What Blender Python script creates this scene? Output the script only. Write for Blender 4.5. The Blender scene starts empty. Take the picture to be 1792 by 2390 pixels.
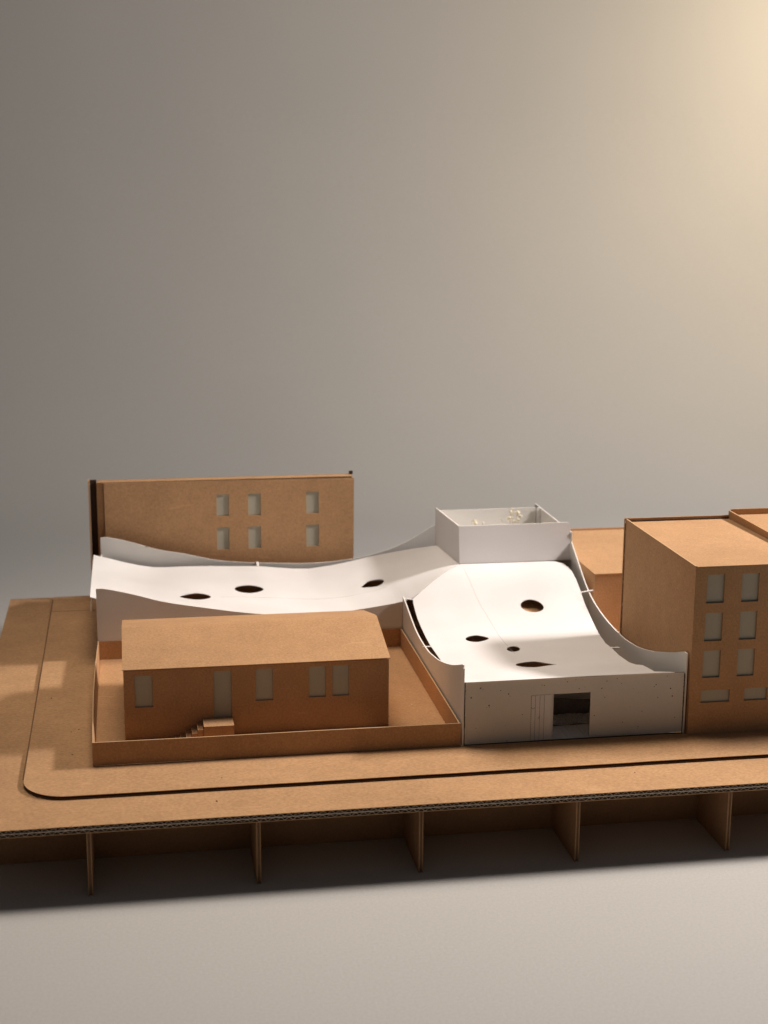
import bpy, bmesh, math, random
import numpy as np
from mathutils import Vector, Matrix
from mathutils.geometry import delaunay_2d_cdt
random.seed(7)
S = bpy.context.scene
COL = S.collection

# ------------------------------------------------------------------ camera
cam_d = bpy.data.cameras.new('camera')
cam = bpy.data.objects.new('camera', cam_d)
COL.objects.link(cam)
cam_d.sensor_fit = 'HORIZONTAL'
cam_d.sensor_width = 36.0
cam_d.lens = 3499.49 / 1792 * 36.0
cam_d.clip_start = 0.02
cam_d.clip_end = 50
cam.matrix_world = (Matrix.Translation((0.139844, -1.174019, 0.521386))
                    @ Matrix.Rotation(-0.1696201, 4, 'Z')
                    @ Matrix.Rotation(1.352364, 4, 'X')
                    @ Matrix.Rotation(0.0065697, 4, 'Z'))
cam_d.dof.use_dof = True
cam_d.dof.focus_distance = 1.43
cam_d.dof.aperture_fstop = 11.0
S.camera = cam

# ------------------------------------------------------------------ world and lamps
w = bpy.data.worlds.new('World')
S.world = w
w.use_nodes = True
bg = w.node_tree.nodes['Background']
bg.inputs[0].default_value = (0.93, 0.96, 1.0, 1)
bg.inputs[1].default_value = 0.060


def area_lamp(name, loc, target, sx, sy, power, col, spread=180):
    d = bpy.data.lights.new(name, 'AREA')
    d.shape = 'ELLIPSE'
    d.size = sx
    d.size_y = sy
    d.energy = power
    d.color = col
    d.spread = math.radians(spread)
    o = bpy.data.objects.new(name, d)
    COL.objects.link(o)
    o.location = loc
    o.rotation_euler = (Vector(target) - Vector(loc)).to_track_quat('-Z', 'Y').to_euler()
    return o


# a warm lamp high up to the right of the model gives the shadows
area_lamp('key_lamp', (1.80, 0.325, 1.10), (0.40, 0.30, 0.05), 0.32, 0.17, 38.5, (1.0, 0.932, 0.888))
# a wide soft overhead light, a little behind the model, fills the shadows from above
area_lamp('overhead_softbox', (0.25, 0.64, 1.60), (0.36, 0.20, 0.0), 0.9, 0.7, 2.45, (1.0, 0.85, 0.70), 60)
# the lamp that glows on the backdrop at the upper right
area_lamp('backdrop_lamp', (2.05, 1.35, 1.18), (1.62, 2.0, 0.74), 0.25, 0.25, 6.6, (1.0, 0.82, 0.58), 110)

S.view_settings.view_transform = 'Standard'
S.view_settings.look = 'None'
S.view_settings.exposure = 0.0
S.view_settings.gamma = 1.0
S.render.engine = 'CYCLES'
S.cycles.use_denoising = True
S.cycles.max_bounces = 8
S.cycles.diffuse_bounces = 5
S.cycles.sample_clamp_indirect = 4.0


# ------------------------------------------------------------------ materials
def new_mat(name):
    m = bpy.data.materials.new(name)
    m.use_nodes = True
    nt = m.node_tree
    return m, nt, nt.nodes['Principled BSDF']


def nd(nt, t, **kw):
    n = nt.nodes.new(t)
    for k, v in kw.items():
        if k in n.inputs.keys():
            n.inputs[k].default_value = v
        else:
            setattr(n, k, v)
    return n


def mixc(nt, fac, a, b, blend='MIX'):
    n = nt.nodes.new('ShaderNodeMix')
    n.data_type = 'RGBA'
    n.blend_type = blend
    for sock, val in ((n.inputs[0], fac), (n.inputs[6], a), (n.inputs[7], b)):
        if hasattr(val, 'is_linked') or hasattr(val, 'links'):
            nt.links.new(val, sock)
        else:
            sock.default_value = val if not isinstance(val, tuple) else (*val, 1)
    return n.outputs[2]


def ramp(nt, src, p0, p1, c0=(0, 0, 0), c1=(1, 1, 1)):
    r = nt.nodes.new('ShaderNodeValToRGB')
    r.color_ramp.elements[0].position = p0
    r.color_ramp.elements[1].position = p1
    r.color_ramp.elements[0].color = (*c0, 1)
    r.color_ramp.elements[1].color = (*c1, 1)
    nt.links.new(src, r.inputs[0])
    return r.outputs[0]


def paper(name, col, var=0.10, grain=700, mottle=55, speck=0.0, speck_col=(0.06, 0.035, 0.02),
          rough=0.92, bump=0.12, speck_r=0.022, scratch=False, stretch=(1, 1, 1), fibre=0.5):
    m, nt, b = new_mat(name)
    tc = nd(nt, 'ShaderNodeTexCoord')
    mp = nd(nt, 'ShaderNodeMapping')
    mp.inputs['Scale'].default_value = stretch
    nt.links.new(tc.outputs['Object'], mp.inputs[0])
    V = mp.outputs[0]
    n1 = nd(nt, 'ShaderNodeTexNoise', Scale=grain, Detail=3.0, Roughness=0.6)
    n2 = nd(nt, 'ShaderNodeTexNoise', Scale=mottle, Detail=4.0, Roughness=0.6)
    n3 = nd(nt, 'ShaderNodeTexNoise', Scale=grain * 2.6, Detail=2.0, Roughness=0.7)
    n4 = nd(nt, 'ShaderNodeTexNoise', Scale=7.0, Detail=2.0)
    for n in (n1, n2, n3, n4):
        nt.links.new(V, n.inputs['Vector'])
    dk = tuple(c * (1 - 2.2 * var) for c in col)
    lt = tuple(min(1, c * (1 + 1.5 * var)) for c in col)
    c = ramp(nt, n1.outputs[0], 0.30, 0.70, dk, lt)
    c2 = ramp(nt, n2.outputs[0], 0.3, 0.7, tuple(x * (1 - 1.1 * var) for x in col), tuple(min(1, x * (1 + .8 * var)) for x in col))
    c = mixc(nt, fibre, c2, c)
    c3 = ramp(nt, n4.outputs[0], 0.3, 0.7, (0.89, 0.88, 0.87), (1.05, 1.05, 1.05))
    c = mixc(nt, 1.0, c, c3, 'MULTIPLY')
    if speck > 0:
        vo = nd(nt, 'ShaderNodeTexVoronoi', Scale=speck)
        nt.links.new(tc.outputs['Object'], vo.inputs['Vector'])
        near = nd(nt, 'ShaderNodeMath', operation='LESS_THAN')
        near.inputs[1].default_value = speck_r
        nt.links.new(vo.outputs['Distance'], near.inputs[0])
        sep = nd(nt, 'ShaderNodeSeparateColor')
        nt.links.new(vo.outputs['Color'], sep.inputs[0])
        gate = nd(nt, 'ShaderNodeMath', operation='GREATER_THAN')
        gate.inputs[1].default_value = 0.35
        nt.links.new(sep.outputs[0], gate.inputs[0])
        mu = nd(nt, 'ShaderNodeMath', operation='MULTIPLY')
        nt.links.new(near.outputs[0], mu.inputs[0])
        nt.links.new(gate.outputs[0], mu.inputs[1])
        c = mixc(nt, mu.outputs[0], c, speck_col)
    nt.links.new(c, b.inputs['Base Color'])
    b.inputs['Roughness'].default_value = rough
    b.inputs['Specular IOR Level'].default_value = 0.25
    if speck and scratch:
        ms = nd(nt, 'ShaderNodeMapping')
        ms.inputs['Scale'].default_value = (9, 60, 60)
        ms.inputs['Rotation'].default_value = (0.3, 0.5, 0.6)
        nt.links.new(tc.outputs['Object'], ms.inputs[0])
        ns = nd(nt, 'ShaderNodeTexNoise', Scale=3.0, Detail=2.0)
        nt.links.new(ms.outputs[0], ns.inputs['Vector'])
        sc = ramp(nt, ns.outputs[0], 0.70, 0.76, (0, 0, 0), (0.35, 0.35, 0.35))
        c = mixc(nt, sc, c, tuple(min(1, x * 1.35) for x in col))
        nt.links.new(c, b.inputs['Base Color'])
    bp = nd(nt, 'ShaderNodeBump', Strength=bump, Distance=0.0006)
    ad = nd(nt, 'ShaderNodeMath', operation='ADD')
    nt.links.new(n1.outputs[0], ad.inputs[0])
    nt.links.new(n3.outputs[0], ad.inputs[1])
    nt.links.new(ad.outputs[0], bp.inputs['Height'])
    nt.links.new(bp.outputs[0], b.inputs['Normal'])
    return m


KRAFT = (0.49, 0.283, 0.143)
M = {
    'kraft': paper('kraft_card', KRAFT, 0.13, 500, 50, speck=26, fibre=0.6, scratch=True),
    'kraft_board': paper('kraft_corrugated_liner', (0.48, 0.280, 0.142), 0.14, 440, 45, speck=24, stretch=(0.75, 1.0, 1), fibre=0.6, scratch=True),
    'kraft_edge': paper('kraft_cut_edge', (0.56, 0.36, 0.20), 0.06),
    'burnt_and_shade': paper('burnt_edge_and_shade', (0.055, 0.032, 0.022), 0.12),  # burnt cut edges, and the shade painted into the facade's side gap
    'core': paper('corrugated_paper', (0.30, 0.185, 0.105), 0.10),
    'cut': paper('pale_cut_paper', (0.58, 0.47, 0.37), 0.10),
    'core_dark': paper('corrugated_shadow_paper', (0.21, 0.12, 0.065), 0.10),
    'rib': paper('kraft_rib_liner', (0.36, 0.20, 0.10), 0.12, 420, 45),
    'white': paper('white_card', (0.75, 0.725, 0.715), 0.018, 800, 40, bump=0.05),
    'white_edge': paper('white_card_edge', (0.84, 0.79, 0.74), 0.02),
    'grey': paper('grey_white_card', (0.70, 0.675, 0.635), 0.025, 700, 40, bump=0.06),
    'speckled': paper('speckled_white_card', (0.66, 0.625, 0.56), 0.03, 800, 60, speck=120, speck_col=(0.05, 0.03, 0.025), bump=0.06, speck_r=0.085),
    'pane': paper('window_paper', (0.45, 0.42, 0.335), 0.06, 800, 60),
    'ink': paper('score_ink', (0.10, 0.075, 0.055), 0.1),
    'score': paper('score_crease', (0.50, 0.46, 0.42), 0.05),
    'gravel': paper('rough_grey_pumice', (0.58, 0.53, 0.50), 0.35, 900, 300, bump=0.9),
    'dark': paper('dark_panel_card', (0.22, 0.18, 0.16), 0.2, 600, 100),  # plain dark card for the panel behind the gravel strip
    'flower': paper('dried_flower', (0.84, 0.77, 0.62), 0.06, bump=0.2),
    'stem': paper('dried_stem', (0.60, 0.50, 0.33), 0.06),
    'contact_shade': paper('brown_contact_shade', (0.20, 0.11, 0.055), 0.15),  # colour of the painted contact shadow at the pavement edge
    'glue': paper('glue_blob', (0.80, 0.72, 0.62), 0.05),
    'scuff': paper('scuffed_kraft', (0.60, 0.40, 0.24), 0.06),
}


def backdrop_mat():
    m, nt, b = new_mat('grey_paper_backdrop')
    tc = nd(nt, 'ShaderNodeTexCoord')
    n1 = nd(nt, 'ShaderNodeTexNoise', Scale=2.2, Detail=3.0, Roughness=0.5)
    n2 = nd(nt, 'ShaderNodeTexNoise', Scale=420, Detail=2.0, Roughness=0.6)
    for n in (n1, n2):
        nt.links.new(tc.outputs['Object'], n.inputs['Vector'])
    c = ramp(nt, n1.outputs[0], 0.3, 0.7, (0.445, 0.432, 0.412), (0.470, 0.452, 0.428))
    c2 = ramp(nt, n2.outputs[0], 0.3, 0.7, (0.94, 0.94, 0.94), (1.05, 1.05, 1.05))
    c = mixc(nt, 1.0, c, c2, 'MULTIPLY')
    nt.links.new(c, b.inputs['Base Color'])
    b.inputs['Roughness'].default_value = 0.85
    b.inputs['Specular IOR Level'].default_value = 0.2
    bp = nd(nt, 'ShaderNodeBump', Strength=0.08, Distance=0.0006)
    nt.links.new(n2.outputs[0], bp.inputs['Height'])
    nt.links.new(bp.outputs[0], b.inputs['Normal'])
    return m


# ------------------------------------------------------------------ helpers
def thing(name, label, cat, loc, group=None):
    o = bpy.data.objects.new(name, None)
    o.empty_display_size = 0.02
    COL.objects.link(o)
    o.location = loc
    o['label'] = label
    o['category'] = cat
    if group:
        o['group'] = group
    return o


def root_loc(p):
    v = Vector((0, 0, 0))
    while p is not None:
        v = v + p.location
        p = p.parent
    return v


def link(name, verts, faces, mats, parent=None, midx=None, smooth=False, loc=None):
    """verts are world coordinates; the object sits at loc (or at its parent)"""
    off = root_loc(parent) if parent is not None else Vector(loc or (0, 0, 0))
    me = bpy.data.meshes.new(name)
    me.from_pydata([tuple(Vector(v) - off) for v in verts], [], faces)
    if not isinstance(mats, (list, tuple)):
        mats = [mats]
    for m in mats:
        me.materials.append(M[m] if isinstance(m, str) else m)
    if midx is not None:
        me.polygons.foreach_set('material_index', midx)
    if smooth:
        me.polygons.foreach_set('use_smooth', [True] * len(me.polygons))
    me.update()
    o = bpy.data.objects.new(name, me)
    COL.objects.link(o)
    if parent is not None:
        o.parent = parent
    else:
        o.location = off
    return o


def fix_normals(o):
    bm = bmesh.new()
    bm.from_mesh(o.data)
    bmesh.ops.recalc_face_normals(bm, faces=bm.faces)
    bm.to_mesh(o.data)
    bm.free()


def tag(o, label, cat, group=None):
    o['label'] = label
    o['category'] = cat
    if group:
        o['group'] = group
    return o


def inside(poly, x, y):
    c = False
    n = len(poly)
    j = n - 1
    for i in range(n):
        xi, yi = poly[i]
        xj, yj = poly[j]
        if (yi > y) != (yj > y) and x < (xj - xi) * (y - yi) / (yj - yi) + xi:
            c = not c
        j = i
    return c


def sheet_data(outline, holes=(), fmap=None, grid=None):
    """a card cut to outline with holes, two skins and rims -> verts, faces, material index"""
    pts, edges = [], []
    for loop in [outline] + list(holes):
        s = len(pts)
        pts += [Vector(p) for p in loop]
        n = len(loop)
        edges += [(s + i, s + (i + 1) % n) for i in range(n)]
    if grid:
        xs = [p[0] for p in outline]
        ys = [p[1] for p in outline]
        gx, gy = grid
        nx = int((max(xs) - min(xs)) / gx)
        ny = int((max(ys) - min(ys)) / gy)
        for i in range(nx + 1):
            for j in range(ny + 1):
                x = min(xs) + (i + .5) * gx
                y = min(ys) + (j + .5) * gy
                if inside(outline, x, y) and not any(inside(h, x, y) for h in holes):
                    pts.append(Vector((x, y)))
    vo, eo, fo, *_ = delaunay_2d_cdt(pts, edges, [], 0, 1e-7)
    tris = []
    for f in fo:
        cx = sum(vo[i][0] for i in f) / len(f)
        cy = sum(vo[i][1] for i in f) / len(f)
        if inside(outline, cx, cy) and not any(inside(h, cx, cy) for h in holes):
            a = sum(vo[f[i]][0] * vo[f[(i + 1) % len(f)]][1] - vo[f[(i + 1) % len(f)]][0] * vo[f[i]][1] for i in range(len(f)))
            tris.append(list(f) if a > 0 else list(f)[::-1])
    n = len(vo)
    verts = [fmap(v[0], v[1], 0.0) for v in vo] + [fmap(v[0], v[1], 1.0) for v in vo]
    cnt = {}
    for f in tris:
        for i in range(len(f)):
            a, b = f[i], f[(i + 1) % len(f)]
            cnt[(a, b)] = cnt.get((a, b), 0) + 1
    faces = [list(f)[::-1] for f in tris] + [[i + n for i in f] for f in tris]
    mi = [0] * len(faces)
    for (a, b) in cnt:
        if (b, a) not in cnt:
            s = len(verts)                       # rims keep their own corners so that the skins shade cleanly
            verts += [verts[a], verts[b], verts[b + n], verts[a + n]]
            faces.append([s, s + 1, s + 2, s + 3])
            mi.append(1)
    return verts, faces, mi


def sheet(name, outline, holes, fmap, mats, parent, grid=None, smooth=False):
    v, f, mi = sheet_data(outline, holes, fmap, grid)
    o = link(name, v, f, mats, parent, mi)
    if smooth:
        for p in o.data.polygons:
            p.use_smooth = p.material_index == 0
    return o


def planeY(y0, th):           # card standing along X: u = x, v = z, thickness towards +Y
    return lambda u, v, k: (u, y0 + th * k, v)


def planeX(x0, th):           # card standing along Y: u = y, v = z
    return lambda u, v, k: (x0 + th * k, u, v)


def planeZ(z0, th):
    return lambda u, v, k: (u, v, z0 + th * k)


def rect(x0, y0, x1, y1):
    return [(x0, y0), (x1, y0), (x1, y1), (x0, y1)]


def boxes(name, lst, mats, parent=None, loc=None, midx=None):
    v, f, mi = [], [], []
    for bi, (x0, y0, z0, x1, y1, z1) in enumerate(lst):
        s = len(v)
        v += [(x0, y0, z0), (x1, y0, z0), (x1, y1, z0), (x0, y1, z0), (x0, y0, z1), (x1, y0, z1), (x1, y1, z1), (x0, y1, z1)]
        f += [[s + i for i in q] for q in ((3, 2, 1, 0), (4, 5, 6, 7), (0, 1, 5, 4), (1, 2, 6, 5), (2, 3, 7, 6), (3, 0, 4, 7))]
        mi += [midx[bi] if midx else 0] * 6
    return link(name, v, f, mats, parent, mi, loc=loc)


def strip(name, pts, wdir, width, th, mat, parent):
    """thin ribbon along pts"""
    v, f = [], []
    wd = Vector(wdir).normalized() * width / 2
    for p in pts:
        p = Vector(p)
        v += [p - wd, p + wd, p + wd - Vector((0, 0, th)), p - wd - Vector((0, 0, th))]
    for i in range(len(pts) - 1):
        a = 4 * i
        for k in range(4):
            f.append([a + k, a + (k + 1) % 4, a + 4 + (k + 1) % 4, a + 4 + k])
    f += [[3, 2, 1, 0], [4 * (len(pts) - 1) + k for k in range(4)]]
    o = link(name, v, f, mat, parent)
    fix_normals(o)
    return o


def smoothcurve(xs, ys, mix=0.6):
    """piecewise curve: a mix of straight folds and a Catmull-Rom bend"""
    xs = list(xs)
    ys = list(ys)
    n = len(xs)
    d = []
    for i in range(n):
        a, b = max(0, i - 1), min(n - 1, i + 1)
        d.append((ys[b] - ys[a]) / (xs[b] - xs[a]))

    def fn(x):
        if x <= xs[0]:
            return ys[0] + d[0] * (x - xs[0])
        if x >= xs[-1]:
            return ys[-1] + d[-1] * (x - xs[-1])
        i = max(k for k in range(n - 1) if xs[k] <= x)
        h = xs[i + 1] - xs[i]
        t = (x - xs[i]) / h
        lin = ys[i] + (ys[i + 1] - ys[i]) * t
        cub = ((2 * t**3 - 3 * t**2 + 1) * ys[i] + (t**3 - 2 * t**2 + t) * h * d[i]
               + (-2 * t**3 + 3 * t**2) * ys[i + 1] + (t**3 - t**2) * h * d[i + 1])
        return lin * (1 - mix) + cub * mix
    return fn


def lin(a, b, n):
    return [a + (b - a) * i / (n - 1) for i in range(n)]


# ------------------------------------------------------------------ setting: table and sweep
TZ = -0.0643
TP = 0.0035                      # top of the pavement layer
prof = [(-1.2, TZ), (0.4, TZ), (1.35, TZ)]
for i in range(1, 25):
    a = i / 24 * math.pi / 2
    prof.append((1.35 + 0.75 * math.sin(a), TZ + 0.75 * (1 - math.cos(a))))
prof.append((2.10, 2.6))
xs = lin(-1.6, 3.2, 13)
v = [(x, y, z) for x in xs for (y, z) in prof]
n = len(prof)
f = [[i * n + j, (i + 1) * n + j, (i + 1) * n + j + 1, i * n + j + 1] for i in range(len(xs) - 1) for j in range(n - 1)]
o = link('backdrop', v, f, backdrop_mat(), smooth=True)
o['kind'] = 'structure'
o['label'] = 'seamless grey paper sweep under and behind the cardboard model'


# ------------------------------------------------------------------ model base
base = thing('model_base', 'wide corrugated cardboard base board standing on upright cardboard ribs', 'base board', (0.48, 0.35, TZ))
BX0, BX1, BY1, BT = -0.0165, 1.03, 0.7055, 0.0070
LIN = 0.0006
link_b = lambda nm, lst, mt, par: boxes(nm, lst, mt, par)
link_b('board_liner', [(BX0, 0.0, -LIN, BX1, BY1, 0.0)], 'kraft_board', base)['label'] = 'smooth kraft top face of the base board'
link_b('board_liner', [(BX0, 0.0002, -0.0039, BX1, BY1, -0.0031)], 'cut', base)
link_b('board_liner', [(BX0, 0.0002, -BT, BX1, BY1, -BT + LIN)], 'kraft_board', base)


def flutes(name, z0, z1, pitch, phase, parent):
    """corrugated paper between two liners, running back from the front edge"""
    v, f, mi = [], [], []
    t = 0.00034
    k = 0
    x = BX0 + 0.001
    path = []
    while x < BX1 - 0.001:
        path.append((x + random.uniform(-.00025, .00025), z0 if (k + phase) % 2 == 0 else z1))
        x += pitch / 2
        k += 1
    prev = None
    for (px, pz) in path:
        s = len(v)
        dy = random.uniform(0.0001, 0.0008)
        v += [(px - t, dy, pz), (px + t, dy, pz), (px + t, 0.035, pz), (px - t, 0.035, pz)]
        if prev is not None:
            a = prev
            f += [[a, s, s + 1, a + 1], [a, a + 3, s + 3, s], [a + 1, s + 1, s + 2, a + 2]]
            mi += [1, 0, 0]
        prev = s
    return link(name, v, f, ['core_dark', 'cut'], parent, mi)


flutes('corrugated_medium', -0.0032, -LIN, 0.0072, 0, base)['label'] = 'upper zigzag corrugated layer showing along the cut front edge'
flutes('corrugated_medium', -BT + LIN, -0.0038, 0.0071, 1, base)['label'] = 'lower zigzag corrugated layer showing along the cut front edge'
# dark fill deep inside the board so that no light passes through
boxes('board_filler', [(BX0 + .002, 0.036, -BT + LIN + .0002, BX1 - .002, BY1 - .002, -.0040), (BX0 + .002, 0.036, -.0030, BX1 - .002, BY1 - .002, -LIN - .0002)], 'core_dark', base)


def rib_box(axis, c, a0, a1, name, lab=None):
    """an upright rib of single wall corrugated card: two liners and a core set back"""
    t = 0.0019
    z0, z1 = TZ, -BT - 0.0001
    j = random.uniform(-0.0006, 0.0006)
    if axis == 'Y':
        lst = [(c - t + j, a0, z0, c - t + .0009 + j, a1, z1), (c + t - .0009 + j, a0 + .0003, z0 + .0004, c + t + j, a1, z1),
               (c - t + .0010 + j, a0 + .0013, z0 + .0005, c + t - .0010 + j, a1, z1)]
    else:
        lst = [(a0, c - t, z0, a1, c - t + .0009, z1), (a0, c + t - .0009, z0, a1, c + t, z1), (a0, c - t + .001, z0 + .0005, a1, c + t - .001, z1)]
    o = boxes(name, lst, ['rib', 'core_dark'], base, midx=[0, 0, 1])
    if lab:
        o['label'] = lab
    return o


ribx = [0.09546 + 0.14 * i for i in range(7)]
ribs_y = [0.076, 0.216, 0.356, 0.496, 0.636]
for x in ribx:
    # cut between the long ribs so that the two sets interlock without overlap
    stops = [0.002] + sum([[y - .0023, y + .0023] for y in ribs_y], []) + [0.690]
    t = 0.0019
    j = random.uniform(-0.0006, 0.0006)
    lst, mi = [], []
    for a0, a1 in zip(stops[0::2], stops[1::2]):
        lst += [(x - t + j, a0, TZ, x - t + .0009 + j, a1, -BT - .0001), (x + t - .0009 + j, a0 + .0003, TZ + .0003, x + t + j, a1, -BT - .0001),
                (x - t + .0010 + j, a0 + .0013, TZ + .0005, x + t - .0010 + j, a1, -BT - .0001)]
        mi += [0, 0, 1]
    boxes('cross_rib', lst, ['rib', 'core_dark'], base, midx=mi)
for y in ribs_y:
    rib_box('X', y, 0.0, 1.0, 'long_rib')

# ------------------------------------------------------------------ pavement layer
pav = thing('pavement_sheet', 'raised kraft cardboard pavement sheet with a rounded front corner', 'pavement', (0.5, 0.35, 0.0005))
PX, PY0 = 0.0378, 0.0555
R = 0.040
corner = []
for i in range(13):
    a = math.pi + i / 12 * math.pi / 2
    corner.append((PX + R + R * math.cos(a), PY0 + R + R * math.sin(a)))
PX1 = 0.985
SEAM = 0.628
edge_path = [(PX, SEAM)] + corner + [(x, PY0 + random.uniform(-.00025, .00025)) for x in lin(0.10, PX1, 40)]
outl = edge_path + [(PX1, SEAM)]
sheet('pavement_liner', outl, [], planeZ(TP - 0.0006, 0.0006), ['kraft_board', 'core'], pav)['label'] = 'smooth kraft top of the pavement'
sheet('pavement_liner', [(PX + .0003, SEAM + .0005), (PX1, SEAM + .0005), (PX1, 0.6945), (PX - .0002, 0.6945)], [], planeZ(TP - 0.0004, 0.0006), ['kraft_board', 'core'], pav)['label'] = 'narrow strip joined on behind the pavement seam'
sheet('pavement_backing', [(a + .0004, b + .0004) for a, b in edge_path] + [(PX1, SEAM)], [], planeZ(0.0004, 0.0005), ['kraft_board', 'core_dark'], pav)
# dark corrugated middle, set back from the cut edge
inner = []
P = edge_path
for i, (x, y) in enumerate(P):
    a = Vector(P[max(0, i - 1)])
    b = Vector(P[min(len(P) - 1, i + 1)])
    t = (b - a).normalized()
    nrm = Vector((-t.y, t.x))
    inner.append((x + nrm.x * .0016, y + nrm.y * .0016))
sheet('pavement_core', inner + [(PX1, 0.69)] + [(PX + .0016, 0.69)], [], planeZ(0.0010, 0.0018), ['core_dark', 'burnt_and_shade'], pav)
# short pieces of the corrugated paper just inside the cut edge
vv, ff = [], []
for i in range(210):
    x = 0.085 + i * 0.0042 + random.uniform(-.0006, .0006)
    d = random.uniform(0.0007, 0.0014)
    s = len(vv)
    z0, z1 = (0.0010, 0.0028) if i % 2 else (0.0028, 0.0010)
    vv += [(x, PY0 + d, z0), (x + .0042, PY0 + d, z1), (x + .0042, PY0 + .0021, z1), (x, PY0 + .0021, z0)]
    ff.append([s, s + 1, s + 2, s + 3])
o = link('corrugated_medium', vv, ff, 'core_dark', pav)

boxes('contact_shadow', [(PX - .0019, PY0 + R + .01, .00005, PX - .0001, 0.6940, .0002)], 'contact_shade', pav)  # brown strip on the board, painting the contact shadow beside the pavement
# ------------------------------------------------------------------ courtyard: low wall round the house
yard = thing('courtyard_wall', 'low kraft card wall enclosing the courtyard around the gabled house', 'wall', (0.266, 0.274, TP))
XW, XWR, YW, YB, HW = 0.0972, 0.4350, 0.1195, 0.4276, 0.0223
T = 0.0013
boxes('courtyard_floor', [(XW + .0015, YW + .0015, TP + .0001, XWR - .0015, YB - .0002, TP + .0007)], 'kraft', yard)
sheet('front_panel', [(XW, TP + .0006), (0.14, TP + .0010), (0.24, TP + .0003), (XWR + .0006, TP + .0001), (XWR + .0006, TP + HW - .0002), (0.30, TP + HW + .0002), (0.2, TP + HW), (XW, TP + HW + .0003)], [], planeY(YW, T), ['kraft', 'kraft_edge'], yard)
lw = []


def leftwall(u, v, k):
    s = (u - YW) / (YB - YW)
    lean = -0.0022 * math.sin(math.pi * s) * (v - TP) / HW
    return (XW + 0.0002 + T * 0.85 * k + lean, u, v)


sheet('side_panel', [(YW + .0014, TP)] + [(y, TP) for y in lin(YW + .02, YB - .02, 14)] + [(YB, TP), (YB, TP + HW)] + [(y, TP + HW) for y in lin(YB - .02, YW + .02, 14)] + [(YW + .0014, TP + HW)], [], leftwall, ['kraft', 'kraft_edge'], yard)['label'] = 'slightly bowed left wall panel'
sheet('side_panel', rect(YW + .0014, TP, YB, TP + HW - .0003), [], planeX(XWR - T, T), ['kraft', 'kraft_edge'], yard)
sheet('back_panel', rect(XW + .0022, TP, XWR - .0016, TP + HW - .0005), [], planeY(YB - T + .0011, T), ['kraft', 'kraft_edge'], yard)

# ------------------------------------------------------------------ gabled house
house = thing('gabled_house', 'low brown card house with gabled roof, grey windows and a small stair', 'model house', (0.2516, 0.26, TP + .0007))
HX0, HX1, HY0, HY1, HE, HR = 0.1260, 0.3775, 0.1800, 0.3400, 0.0730, 0.0912
HB = TP + .0008
wins = [(0.1359, 0.0354, 0.1528, 0.0666), (0.2096, 0.0217, 0.2266, 0.0677), (0.2491, 0.0362, 0.2658, 0.0678),
        (0.3000, 0.0370, 0.3166, 0.0677), (0.3227, 0.0372, 0.3388, 0.0677)]
HT = 0.0014
hf = sheet('front_wall', rect(HX0, HB, HX1, HE - .0013), [rect(*q) for q in wins], planeY(HY0, HT), ['kraft', 'kraft'], house)
for i, (a, b, c, d) in enumerate(wins):
    nm = 'door' if i == 1 else 'window'
    o = boxes(nm, [(a - .0012, HY0 + HT + .0001, b - (.0012 if i != 1 else .0), c + .0012, HY0 + HT + .0006, d + .0012)], 'pane', house)
    if i == 1:
        o['label'] = 'tall narrow grey door opening behind the stair landing'
boxes('back_wall', [(HX0, HY1 - HT, HB, HX1, HY1, HE - .0006)], 'kraft', house)
for x in (HX0, HX1 - HT):
    gab = [(HY0 + HT + .0001, HB), (HY1 - HT - .0001, HB), (HY1 - HT - .0001, HE - .0006), ((HY0 + HY1) / 2, HR - .0011), (HY0 + HT + .0001, HE - .0006)]
    sheet('gable_wall', gab, [], planeX(x, HT), ['kraft', 'kraft_edge'], house)


def roofmap(u, s, k):   # s runs over the ridge from front eave to back eave
    mid = (HY0 + HY1) / 2
    y = s
    t = abs(s - mid)
    half = mid - HY0 + .0025
    sl = (HR - HE) / half
    rr = 0.006
    z = HR - sl * t if t > rr else HR - sl * (rr / 2 + t * t / (2 * rr))
    z += 0.0006 * math.sin(u * 23) * (1 - t / half) - 0.0004 * math.cos((u - .25) * 9)
    return (u, y, z + 0.0008 * k)


ro = sheet('roof', [(HX0 - .0008, HY0 - .0022)] + [(x, HY0 - .0022) for x in lin(HX0 + .03, HX1 - .03, 7)] + [(HX1 + .0010, y) for y in lin(HY0 - .0022, HY1 + .0022, 34)] + [(HX0 - .0008, y) for y in lin(HY1 + .0022, HY0 - .0022, 34)[:-1]],
           [], roofmap, ['kraft', 'kraft_edge'], house, grid=(0.02, 0.004), smooth=True)
# stair
st = boxes('stair_landing', [(0.1988, 0.1570, HB, 0.2270, HY0 - .0002, 0.0215)], 'kraft', house)
for i, (x, z) in enumerate(((0.1932, .0180), (0.1878, .0145), (0.1823, .0110), (0.1767, .0076), (0.1710, .0058))):
    boxes('step', [(x, 0.1585 + .0003 * i, HB, x + .0052, HY0 - .0002, z)], 'kraft', st)
boxes('scuff', [(0.3615, HY0 - .00012, 0.0325, 0.3655, HY0 - .00002, 0.0329)], 'scuff', house)

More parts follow.
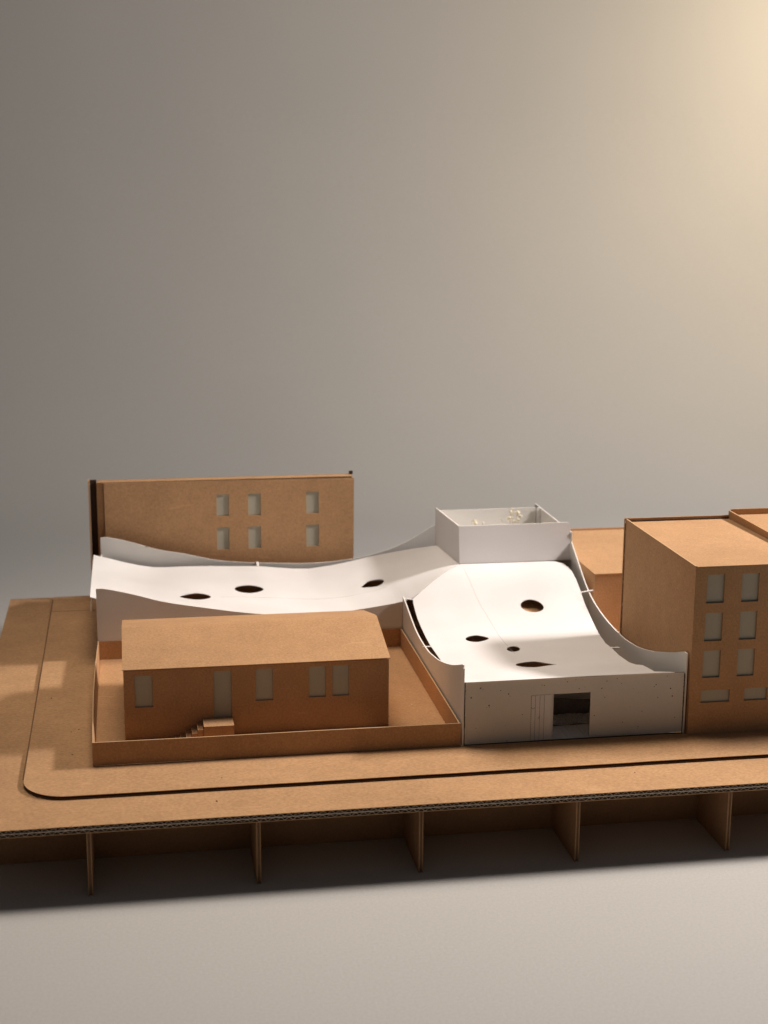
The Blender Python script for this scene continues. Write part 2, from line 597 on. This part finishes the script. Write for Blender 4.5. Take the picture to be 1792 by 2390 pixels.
# ------------------------------------------------------------------ white building
wb = thing('white_building', 'L-shaped white card building with curved sagging roofs and a square parapet', 'model building', (0.5, 0.4, TP))
zR = smoothcurve([.1165, .140, .165, .19, .215, .245, .275, .305, .335, .365, .39, .41, .4275, .445, .46, .475, .488, .5],
                 [.0666, .0602, .0553, .0505, .0460, .0430, .0420, .0416, .0424, .0445, .0476, .052, .0580, .0650, .0702, .0745, .0772, .0787], .9)
zLb_ = smoothcurve([.0897, .1061, .1356, .1576, .1754, .2247, .2926, .3268, .352, .3844, .4145, .4336, .4921, .5203],
                   [.0664, .0620, .0535, .0487, .0474, .0470, .0450, .0408, .0385, .0416, .0476, .0518, .0628, .069], .35)
zLf_ = smoothcurve([.0897, .1061, .1356, .1576, .1754, .2247, .2926, .3268, .352, .3844, .4145, .4336, .4475],
                   [.0745, .0700, .0605, .0555, .0535, .0490, .0445, .0415, .0405, .0425, .0480, .0535, .0595], .35)


def zLf(x):
    if x <= .4475:
        return zLf_(x)
    t = (x - .0175 - .435) / .22
    return (zR(min(x - .0175, .5)) - t * zLb_(x)) / (1 - t)


def zL(x, y):
    t = (y - .435) / .22
    return zLf(x) * (1 - t) + zLb_(x) * t


def buckle(x, y):
    return (0.00045 * math.sin(41 * x + 13 * y) * math.sin(29 * y + 2.0 + 9 * x)
            + 0.00022 * math.sin(97 * x - 61 * y + 1.0) * math.sin(83 * y + 37 * x))


def ellipse(cx, cy, rx, ry, n=28, rot=0.0, tear=0.0, sk=0.0):
    out = []
    for i in range(n):
        a = i / n * 2 * math.pi
        ca, sa = math.cos(a), math.sin(a)
        r = 1.0
        yy = sa * ry * (1 - tear * max(0, ca) ** 1.0)
        xx = ca * rx * r
        xx += sk * yy
        out.append((cx + xx * math.cos(rot) - yy * math.sin(rot), cy + xx * math.sin(rot) + yy * math.cos(rot)))
    return out


RT = 0.0007
r_out = [(.4396, .1170), (.50, .1170), (.56, .1168), (.6420, .1170), (.6418, .1225), (.6300, .1392), (.6325, .160), (.6340, .1838), (.6295, .190),
         (.6285, .208), (.6300, .246), (.6308, .27), (.6300, .290), (.6330, .3214), (.6365, .348), (.6400, .373), (.6428, .405), (.6452, .4343), (.6458, .452), (.6455, .4690),
         (.6440, .480), (.6405, .490), (.6330, .4975), (.622, .4993), (.5182, .4993), (.50, .4815), (.48, .4615), (.46, .4415), (.4481, .4296),
         (.4472, .4207), (.4466, .405), (.4460, .3896), (.4454, .365), (.4450, .338), (.4446, .31), (.4446, .28), (.4445, .25), (.4446, .20), (.4446, .150), (.4425, .137), (.4398, .126)]
r_holes = [ellipse(.5812, .4067, .0131, .0138, 32), ellipse(.4985, .3247, .0127, .0108, 28, tear=.35, rot=-.05, sk=.12),
           ellipse(.5280, .2838, .0070, .0100, 24, sk=.15),
           ellipse(.5350, .2200, .0205, .0140, 32, tear=.92, rot=-.22)]
white = thing  # keep name for readability below
right_roof = sheet('roof', r_out, r_holes, lambda u, v, k: (u, v, zR(v) + buckle(u, v) + RT * (k - 1)), ['white', 'white_edge'], wb, grid=(0.009, 0.006), smooth=True)
right_roof['label'] = 'bright curved roof sheet of the right wing with four holes'
l_out = ([(.0905, .4335)] + [(x, .4335) for x in lin(.12, .43, 18)] + [(.4474, .4302), (.46, .4425), (.48, .4625), (.50, .4825), (.5170, .4999),
         (.5168, .54), (.5166, .58), (.5163, .628), (.511, .633), (.489, .645), (.462, .6515), (.435, .655)] + [(x, .655) for x in lin(.41, .11, 18)] + [(.0900, .655), (.0900, .60), (.0902, .52)])
l_holes = [ellipse(.2075, .5085, .0180, .0145, 28, rot=math.pi + .05, tear=.45), ellipse(.2725, .5455, .0172, .0178, 28, tear=.25),
           ellipse(.4190, .5360, .0140, .0150, 28, rot=math.pi + .25, tear=.6)]
left_roof = sheet('roof', l_out, l_holes, lambda u, v, k: (u, v, zL(u, v) + buckle(u, v) + RT * (k - 1)), ['white', 'white_edge'], wb, grid=(0.006, 0.010), smooth=True)
left_roof['label'] = 'long sagging white roof sheet of the left wing with three holes'

# curved walls
WT = 0.0013
# right wing, right wall
yw_ = [.1185, .1256, .1522, .1799, .2089, .2392, .2629, .296, .3221, .3538, .3869, .4167, .4428, .4706, .4985]
zw_ = [.0838, .0833, .0742, .0656, .0573, .0502, .0462, .0431, .0430, .0446, .0484, .0551, .0655, .0815, .0977]
fr = smoothcurve(yw_, zw_, .9)
top = [(y, fr(y)) for y in lin(.1200, .4985, 60)]
outl = [(.1185, TP), (.668, TP), (.668, .1118), (.5030, .1118), (.5030, .1005)] + top[::-1] + [(.1188, .0828), (.1185, .0815)]
sheet('side_wall', outl, [], planeX(.6537, WT), ['grey', 'white_edge'], wb)['label'] = 'curved right side wall of the right wing'
# right wing, left wall
yl_ = [.1236, .1519, .1717, .1922, .2134, .2352, .2577, .281, .3051, .3301, .3559, .3827, .4104, .43]
zl_ = [.0819, .0720, .0658, .0602, .0551, .0504, .0470, .0439, .0430, .0434, .0457, .0510, .0576, .0612]
fl = smoothcurve(yl_, zl_, .9)
top = [(y, fl(y)) for y in lin(.1225, .4315, 50)]
sheet('side_wall', [(.1185, TP), (.4315, TP)] + top[::-1] + [(.1205, .0822), (.1205, .0795), (.1185, .0795)], [], planeX(.4368, WT), ['grey', 'white_edge'], wb)['label'] = 'curved left side wall of the right wing'
# left wing, front wall
fx = smoothcurve([.0972, .1043, .1351, .1701, .2133, .2631, .30, .35, .3936, .4266, .4367],
                 [.0844, .0846, .0772, .0669, .0585, .0501, .0465, .0455, .0499, .0545, .0562], .9)
top = [(x, fx(x)) for x in lin(.0972, .4365, 50)]
# a notch for the roof tab
sheet('front_wall', [(.0972, TP), (.4365, TP)] + top[::-1], [], planeY(.4290, WT), ['grey', 'white_edge'], wb)['label'] = 'curved grey front wall of the left wing behind the house'
# back wall
bx_ = [.0985, .107, .1364, .1692, .203, .2365, .2708, .3165, .363, .417, .4617, .4923, .5225, .56, .6535]
bz_ = [.0850, .0853, .0778, .0672, .0603, .0521, .0474, .0445, .0428, .0468, .0572, .0705, .0880, .098, .105]
fb = smoothcurve(bx_, bz_, .9)
top = [(x, fb(x)) for x in lin(.0985, .6535, 70)]
notch = []
for (x, z) in top:
    notch.append((x, z))
nt_ = []
for i, (x, z) in enumerate(top):
    nt_.append((x, z))
    if i + 1 < len(top) and x < .1545 <= top[i + 1][0]:
        nt_ += [(.1535, fb(.1535)), (.1540, fb(.154) - .0022), (.1552, fb(.155) - .0022), (.1557, fb(.1557))]
nt_ = sorted(set(nt_), key=lambda p: p[0])
sheet('back_wall', [(.0985, TP), (.6535, TP)] + nt_[::-1], [], planeY(.6672, WT), ['grey', 'white_edge'], wb)['label'] = 'curved grey back wall standing above the left roof'
# left end wall
sheet('end_wall', rect(.4305, TP, .667, .0635), [], planeX(.0986, WT), ['grey', 'white_edge'], wb)
sheet('end_wall', rect(.4335, .058, .655, .0638), [], planeX(.0907, .0008), ['white', 'white_edge'], wb)['label'] = 'small folded lip under the left roof end'

# front wall with the doorway
DX0, DX1, DZ0, DZ1 = .5028, .5604, .0052, .0497
fo = [(.4393, .0042), (DX0, .0045), (DX0, DZ1), (DX1, DZ1), (DX1, .0062), (.6522, .0050), (.6524, .0648), (.4393, .0654)]


def jag(pts, n, amp):
    out = []
    for i, (x, y) in enumerate(pts):
        out.append((x, y))
        nx, ny = pts[(i + 1) % len(pts)]
        if abs(nx - x) < .001 and abs(ny - y) > .055:
            for k in range(1, n):
                t = k / n
                out.append((x + (nx - x) * t + random.uniform(-amp, amp), y + (ny - y) * t))
    return out


sheet('front_wall', jag(fo, 60, .00022), [], planeY(.1192, .0012), ['speckled', 'burnt_and_shade'], wb)['label'] = 'speckled white front wall with a doorway'
vv, ff = [], []
rs = random.Random(11)
pts_ = [(.5128, .0592), (.5150, .0590), (.5350, .0637), (.5372, .0612), (.5455, .0628), (.5522, .0625), (.5490, .0540), (.5545, .0550), (.5760, .0600), (.5710, .0528),
        (.5905, .0570), (.6020, .0515), (.6075, .0470), (.6015, .0410), (.6270, .0412), (.6120, .0280), (.6355, .0620), (.6372, .0632), (.5745, .0440), (.5765, .0455),
        (.4560, .0580), (.4730, .0560), (.4820, .0500), (.4600, .0400), (.4626, .0402), (.4690, .0240), (.4780, .0210), (.4670, .0165), (.4500, .0200), (.4945, .0310),
        (.6080, .0110), (.6088, .0125), (.5930, .0180), (.6000, .0330), (.6420, .0440), (.6450, .0200), (.6230, .0520), (.5860, .0620)]
for (x, z) in pts_:
    r = rs.choice((.00028, .00036, .0005))
    k = len(vv)
    for i in range(6):
        a = i / 6 * 2 * math.pi + rs.random()
        vv.append((x + r * rs.uniform(.7, 1.3) * math.cos(i / 6 * 2 * math.pi), .11912, z + r * rs.uniform(.7, 1.3) * math.sin(i / 6 * 2 * math.pi)))
    ff.append([k + i for i in range(6)])
link('burn_specks', vv, ff, 'burnt_and_shade', wb)['kind'] = 'stuff'
boxes('base_strip', [(.4385, .1190, TP + .0001, .6536, .1206, TP + .0005)], 'burnt_and_shade', wb)
boxes('corner_strip', [(.6526, .1187, .0040, .6532, .1200, .0640)], 'burnt_and_shade', wb)
boxes('corner_strip', [(.4386, .1190, .0040, .4390, .1200, .0648)], 'burnt_and_shade', wb)
# curled door strip, scored so that it bends inwards
pts = []
for i in range(18):
    t = i / 17
    if t < .72:
        pts.append((DX0 + .0003 + t / .72 * .0165, .1194 + .0002 * (t / .72) ** 2))
    else:
        a = (t - .72) / .28 * math.radians(82)
        pts.append((DX0 + .0168 + .0068 * math.sin(a), .1196 + .0068 * (1 - math.cos(a))))
vv, ff = [], []
for (x, y) in pts:
    vv += [(x, y, .0046), (x, y, DZ1 - .0004), (x + .0001, y + .0007, DZ1 - .0004), (x + .0001, y + .0007, .0046)]
for i in range(len(pts) - 1):
    a = 4 * i
    for k in range(4):
        ff.append([a + k, a + (k + 1) % 4, a + 4 + (k + 1) % 4, a + 4 + k])
door = link('curled_door', vv, ff, 'grey', wb)
fix_normals(door)
door['label'] = 'white door panel curling inwards, scored with upright lines'
for x in (.5068, .5112, .5155):
    boxes('score_line', [(x - .00009, .11918, .0050, x + .00009, .1193, DZ1 - .0008)], 'ink', door)
for i in range(21):
    z = .0050 + i * .00212
    boxes('score_dash', [(DX0 - .00012, .11905, z, DX0 + .00016, .11935, z + .0013)], 'ink', door)
strip('pencil_mark', [(.5030 + .0018 * (1 - math.cos(t)) , .1190, .0365 + .0016 * (1 - math.sin(t))) for t in lin(0.2, 2.9, 9)], (1, 0, 0), .0002, .0002, 'ink', door)
strip('pencil_mark', [(.5098, .1191, .0262), (.5102, .1191, .0270), (.5110, .1191, .0276), (.5114, .1191, .0284)], (1, 0, 0), .0002, .0002, 'ink', door)

# inside the doorway
fz = TP + .0006
for i, (x0, x1) in enumerate(zip(lin(.444, .648, 35)[:-1], lin(.444, .648, 35)[1:])):
    boxes('floor_plank', [(x0 + .00012, .1212, TP + .0001, x1 - .00012, .1545, fz + .0002 * (i % 3))], 'white', wb)
vv, ff = [], []
NX, NY = 110, 16
for i in range(NX + 1):
    for j in range(NY + 1):
        x = .470 + .15 * i / NX
        y = .1550 + .0270 * j / NY + .0012 * math.sin(i * .31)
        z = fz + .0010 + .0014 * random.random() * (0 < j < NY) + .0020 * math.sin(math.pi * j / NY)
        vv.append((x + random.uniform(-.0005, .0005), y, z))
for i in range(NX):
    for j in range(NY):
        a = i * (NY + 1) + j
        ff.append([a, a + NY + 1, a + NY + 2, a + 1])
o = link('gravel_strip', vv, ff, 'gravel', wb)
o['label'] = 'rough grey textured strip inside the doorway'
sheet('inner_step', [(.47, TP), (.62, TP), (.62, .0165), (.575, .0185), (.545, .0215), (.50, .026), (.47, .028)], [], planeY(.1845, .0012), ['dark', 'burnt_and_shade'], wb)
sheet('inner_wall', [(.445, TP), (.648, TP), (.648, .0405), (.445, .0405)], [], planeY(.2050, .0012), ['white', 'white_edge'], wb)

sheet('added_hole_backing', rect(.112, TP, .510, .0370), [], planeY(.5900, .0012), ['kraft', 'kraft_edge'], wb)  # added panel that makes the left roof holes look dark inside
sheet('inner_platform', rect(.548, .390, .640, .470), [], lambda u, v, k: (u, v, zR(v) - .0130 + .001 * k), ['kraft', 'kraft_edge'], wb)
# square parapet at the outer corner
sheet('parapet_front', [(.5174, .0788), (.6526, .0790), (.6526, .0990), (.6530, .1010), (.6530, .1190), (.6522, .1222), (.6500, .1236), (.5174, .1230)], [], lambda u, v, k: (u, .5000 + .14 * (v - .0788) + WT * k, v), ['white', 'white_edge'], wb)


def lface(u, v, k):
    return (.5174 - .0009 * (u - .5) / .14 + WT * k, u, v)


sheet('parapet_side', [(.5014, .0720), (.640, .0640), (.640, .1163), (.5078, .1227), (.5016, .0790)], [], lface, ['white', 'white_edge'], wb)
sheet('parapet_back', rect(.5178, .0700, .6476, .1122), [], planeY(.6415, WT), ['grey', 'white_edge'], wb)
boxes('corner_flap', [(.6484, .6385, .0800, .6529, .6398, .1128)], 'white', wb)
boxes('terrace_floor', [(.5192, .5022, .0790, .6530, .6380, .0798)], 'grey', wb)

# roof tabs that hook over the walls
tabs = [((.4356, .3065, zR(.3065)), (.4452, .3068, zR(.3068)), (0, 1, 0), .0024),
        ((.4372, .4275, .0604), (.4480, .4275, .0590), (0, 1, 0), .0030),
        ((.6440, .4290, zR(.429) + .0002), (.6590, .4285, .0610), (0, 1, 0), .0032),
        ((.6310, .2735, zR(.2735)), (.6400, .2725, zR(.2735)), (0, 1, 0), .0030),
        ((.1700, .4284, fx(.17) + .0002), (.1700, .4360, fx(.17) - .001), (1, 0, 0), .0022),
        ((.4262, .4268, fx(.4262) + .0006), (.4262, .4360, zL(.4262, .436) + .0002), (1, 0, 0), .0030),
        ((.2928, .6540, zL(.2928, .655) + .0001), (.2928, .6690, fb(.2928) + .0012), (1, 0, 0), .0030)]
for a, b, wd, wdt in tabs:
    strip('roof_tab', [a, b], wd, wdt, .0009, 'white', wb)
# long score line on the right roof
ys = lin(.4870, .2350, 40)
cx = smoothcurve([.235, .25, .2507, .3225, .387, .4326, .4870][0:1] + [.2507, .3225, .387, .4326, .4870], [.5262, .5255, .5242, .5250, .5212, .5189], .9)
strip('score_line', [(cx(y), y, zR(y) + buckle(cx(y), y) + .00010) for y in ys if not inside(r_holes[2], cx(y), y)][:33], (1, 0, 0), .00032, .00012, 'score', right_roof)
xs_ = lin(.135, .44, 40)
strip('score_line', [(x, .5085 + .0, zL(x, .5085) + buckle(x, .5085) + .00010) for x in xs_ if .232 < x < .44], (0, 1, 0), .00032, .00012, 'score', left_roof)

# ------------------------------------------------------------------ dried sprigs on the terrace
def sprig(label, x, y, z0, tips, seed):
    rnd = random.Random(seed)
    t = thing('dried_sprig', label, 'dried flower', (x, y, z0), 'dried sprigs on the parapet terrace')

    def tube(name, pts, r, parent, mat='stem'):
        vv, ff = [], []
        for p in pts:
            for k in range(5):
                a = k / 5 * 2 * math.pi
                vv.append((p[0] + r * math.cos(a), p[1] + r * math.sin(a), p[2]))
        for i in range(len(pts) - 1):
            for k in range(5):
                a, b = i * 5 + k, i * 5 + (k + 1) % 5
                ff.append([a, b, b + 5, a + 5])
        return link(name, vv, ff, mat, parent, smooth=True)
    base_p = Vector((x, y, z0))
    for (tx, ty, tz, r) in tips:
        tip = Vector((tx, ty, tz))
        mid = (base_p + tip) / 2 + Vector((rnd.uniform(-.004, .004), rnd.uniform(-.003, .003), .004))
        pts = [(1 - s) ** 2 * base_p + 2 * s * (1 - s) * mid + s * s * tip for s in lin(0, 1, 7)]
        tube('stem', pts, .0004, t)
        bm = bmesh.new()
        bmesh.ops.create_icosphere(bm, subdivisions=2, radius=r)
        for v_ in bm.verts:
            v_.co *= rnd.uniform(.72, 1.2)
        # side florets
        for q in range(4):
            g = bmesh.ops.create_icosphere(bm, subdivisions=1, radius=r * rnd.uniform(.35, .55))
            dv = Vector((rnd.uniform(-1, 1), rnd.uniform(-1, 1), rnd.uniform(-1, .8))) * r * 1.7
            for v_ in g['verts']:
                v_.co = v_.co * rnd.uniform(.8, 1.2) + dv
        vv = [tuple(v_.co + tip) for v_ in bm.verts]
        ff = [[v_.index for v_ in f_.verts] for f_ in bm.faces]
        bm.free()
        link('flower_head', vv, ff, 'flower', t)
    return t


sprig('small pale dried sprig behind the left of the white parapet', .555, .572, .0798,
      [(.5515, .570, .1140, .0022), (.5540, .574, .1098, .0020), (.5625, .572, .1105, .0014), (.5585, .565, .1075, .0017), (.5490, .568, .1080, .0015)], 3)
sprig('taller pale dried sprig behind the right of the white parapet', .603, .580, .0798,
      [(.5955, .575, .1150, .0026), (.5985, .578, .1215, .0020), (.6085, .582, .1200, .0026), (.6100, .575, .1170, .0020), (.6020, .585, .1245, .0015), (.6060, .570, .1140, .0018),
       (.6020, .572, .1120, .0016), (.5860, .580, .1140, .0009)], 5)

# ------------------------------------------------------------------ apartment block on the right
ab = thing('apartment_block', 'tall kraft card apartment block with four rows of grey windows', 'model building', (0.714, 0.216, TP))
AX0, AX1, AY0, AY1, AZ = .6566, .7735, .1139, .3160, .1690
aw = []
for x0, x1 in ((.6683, .6858), (.7029, .7201), (.7380, .7555)):
    for z0, z1 in ((.1337, .1614), (.0964, .1242), (.0600, .0871)):
        aw.append((x0, z0, x1, z1))
for x0, x1 in ((.6681, .6970), (.7119, .7349)):
    aw.append((x0, .0350, x1, .0475))
AT = .0016
sheet('front_wall', rect(AX0, TP, AX1 - .0014, AZ - .0005), [rect(*q) for q in aw], planeY(AY0, AT), ['kraft', 'kraft'], ab)
for a, b, c, d in aw:
    boxes('window', [(a - .0015, AY0 + AT + .0006, b - .0015, c + .0015, AY0 + AT + .0011, d + .0015)], 'pane', ab)
sheet('side_wall', rect(AY0 + AT + .0001, TP, AY1, AZ + .0009), [], planeX(AX0, AT), ['kraft', 'kraft_edge'], ab)['label'] = 'plain kraft side wall facing the white building'
bz = [TP]
boxes('back_wall', [(AX0 - .0012, .3176, TP, AX1 - .0014, .3192, AZ + .0014)], 'kraft', ab)
for z in (.0480, .0755, .1010, .1300, .1560, .1670):
    boxes('joint_tab', [(AX0 - .0005, AY1 - .0002, z - .0011, AX0 + .0016, .3177, z + .0011)], 'kraft_edge', ab)
boxes('joint_core', [(AX0 + .0014, AY1 + .0001, TP, AX1 - .002, .3175, AZ - .001)], 'burnt_and_shade', ab)
sheet('roof', rect(AX0 + .0017, AY0 - .0004, AX1 - .0016, AY1 + .0013), [], lambda u, v, k: (u, v, AZ - .0002 - .0030 * (v - AY0) / (AY1 - AY0) + .001 * k), ['kraft', 'kraft_edge'], ab)
boxes('party_wall', [(AX1 - .0012, AY0 - .0002, TP, AX1 + .0006, .3190, AZ + .0062)], ['kraft'], ab)
boxes('glue_spot', [(AX0 - .0006, .3162, .1655, AX0 - .0001, .3176, .1668)], 'glue', ab)
boxes('scuff', [(.6756, AY0 - .00012, .1628, .67578, AY0 - .00003, .1682)], 'scuff', ab)

nb = thing('neighbour_block', 'second kraft block beyond the party wall at the right edge', 'model building', (0.88, 0.216, TP))
NX0, NX1 = AX1 + .0012, .975
boxes('front_wall', [(NX0, AY0, TP, NX1, AY0 + AT, AZ + .0040)], 'kraft', nb)
boxes('roof', [(NX0, AY0 + AT + .0002, AZ + .0006, NX1, .3172, AZ + .0016)], 'kraft', nb)
boxes('back_wall', [(NX0, .3176, TP, NX1, .3192, AZ + .0078)], 'kraft', nb)
boxes('side_wall', [(NX1 + .0001, AY0, TP, NX1 + AT, .3192, AZ + .0040)], 'kraft', nb)

# ------------------------------------------------------------------ low block behind
lb = thing('low_brown_block', 'low flat-roofed kraft block between the white wall and the apartment block', 'model building', (0.735, 0.556, TP))
sheet('front_wall', rect(.667, TP, .805, .0735), [], planeY(.4480, .0014), ['kraft', 'kraft_edge'], lb)
sheet('side_wall', rect(.4496, TP, .664, .0735), [], planeX(.667, .0014), ['kraft', 'kraft_edge'], lb)
boxes('roof', [(.6666, .4474, .0736, .8055, .6635, .0746)], 'kraft', lb)
boxes('back_wall', [(.6664, .6640, TP, .8055, .6655, .0772)], 'kraft', lb)
boxes('side_wall', [(.8040, .4496, TP, .8055, .6638, .0735)], 'kraft', lb)

# ------------------------------------------------------------------ tall facade at the back
fc = thing('facade_block', 'tall brown card facade with six grey windows behind the left wing', 'model building', (0.26, 0.695, TP))
fw = []
for x0, x1 in ((.2438, .2593), (.2836, .2998), (.3578, .3742)):
    for z0, z1 in ((.1033, .1314), (.0598, .0885)):
        fw.append((x0, z0, x1, z1))
sheet('front_wall', [(.1045, TP), (.4190, TP), (.4195, .1478), (.1045, .1492)], [rect(*q) for q in fw], planeY(.6880, .0014), ['kraft', 'kraft_edge'], fc)
for a, b, c, d in fw:
    boxes('window', [(a - .0015, .6898, b - .0015, c + .0015, .6903, d + .0015)], 'pane', fc)
boxes('roof', [(.0960, .6895, .1494, .4175, .7020, .1504)], 'kraft', fc)
boxes('back_wall', [(.0960, .7022, TP, .4186, .7036, .1506)], 'kraft', fc)
boxes('side_wall', [(.4176, .6896, TP, .4190, .7020, .1476)], 'kraft', fc)
boxes('corner_post', [(.4150, .7000, .1505, .4196, .7036, .1545)], 'burnt_and_shade', fc)
boxes('side_wall', [(.0855, .6850, TP, .0870, .7010, .1530)], 'kraft', fc)
boxes('return_and_shade_strip', [(.0955, .6915, TP, .1036, .6928, .1492)], 'kraft', fc)
boxes('return_and_shade_strip', [(.0872, .6990, TP, .0953, .7003, .1520)], 'burnt_and_shade', fc)  # dark strip painting the shade deep in the gap beside the facade

# ------------------------------------------------------------------ crumbs of cut card
vv, ff = [], []
for (x, y, z, s) in ((.4105, .2330, TP + .0008, .0011), (.3905, .1490, TP + .0008, .0010), (.4010, .1480, TP + .0008, .0011), (.3823, .2050, TP + .0008, .0009),
                     (.2030, .0330, .0001, .0014), (.5790, .0400, .0001, .0010), (.075, .210, TP + .0001, .0009), (.082, .2160, TP + .0001, .0009), (.078, .1510, TP + .0001, .0009), (.052, .31, TP + .0001, .0012), (.210, .0760, TP + .0001, .0008)):
    a = random.uniform(0, 3)
    k = len(vv)
    ca, sa = math.cos(a) * s, math.sin(a) * s
    for zz in (z, z + s * .35):
        vv += [(x + ca, y + sa, zz), (x - sa * .4, y + ca * .4, zz), (x - ca, y - sa, zz), (x + sa * .5, y - ca * .5, zz)]
    ff += [[k + 3, k + 2, k + 1, k], [k + 4, k + 5, k + 6, k + 7]] + [[k + i, k + (i + 1) % 4, k + 4 + (i + 1) % 4, k + 4 + i] for i in range(4)]
o = link('card_crumbs', vv, ff, ['burnt_and_shade', 'glue'], midx=[1 if i // 6 in (0, 1) else 0 for i in range(len(ff))])
o['kind'] = 'stuff'
o['label'] = 'tiny crumbs of cut card lying on the base and courtyard'
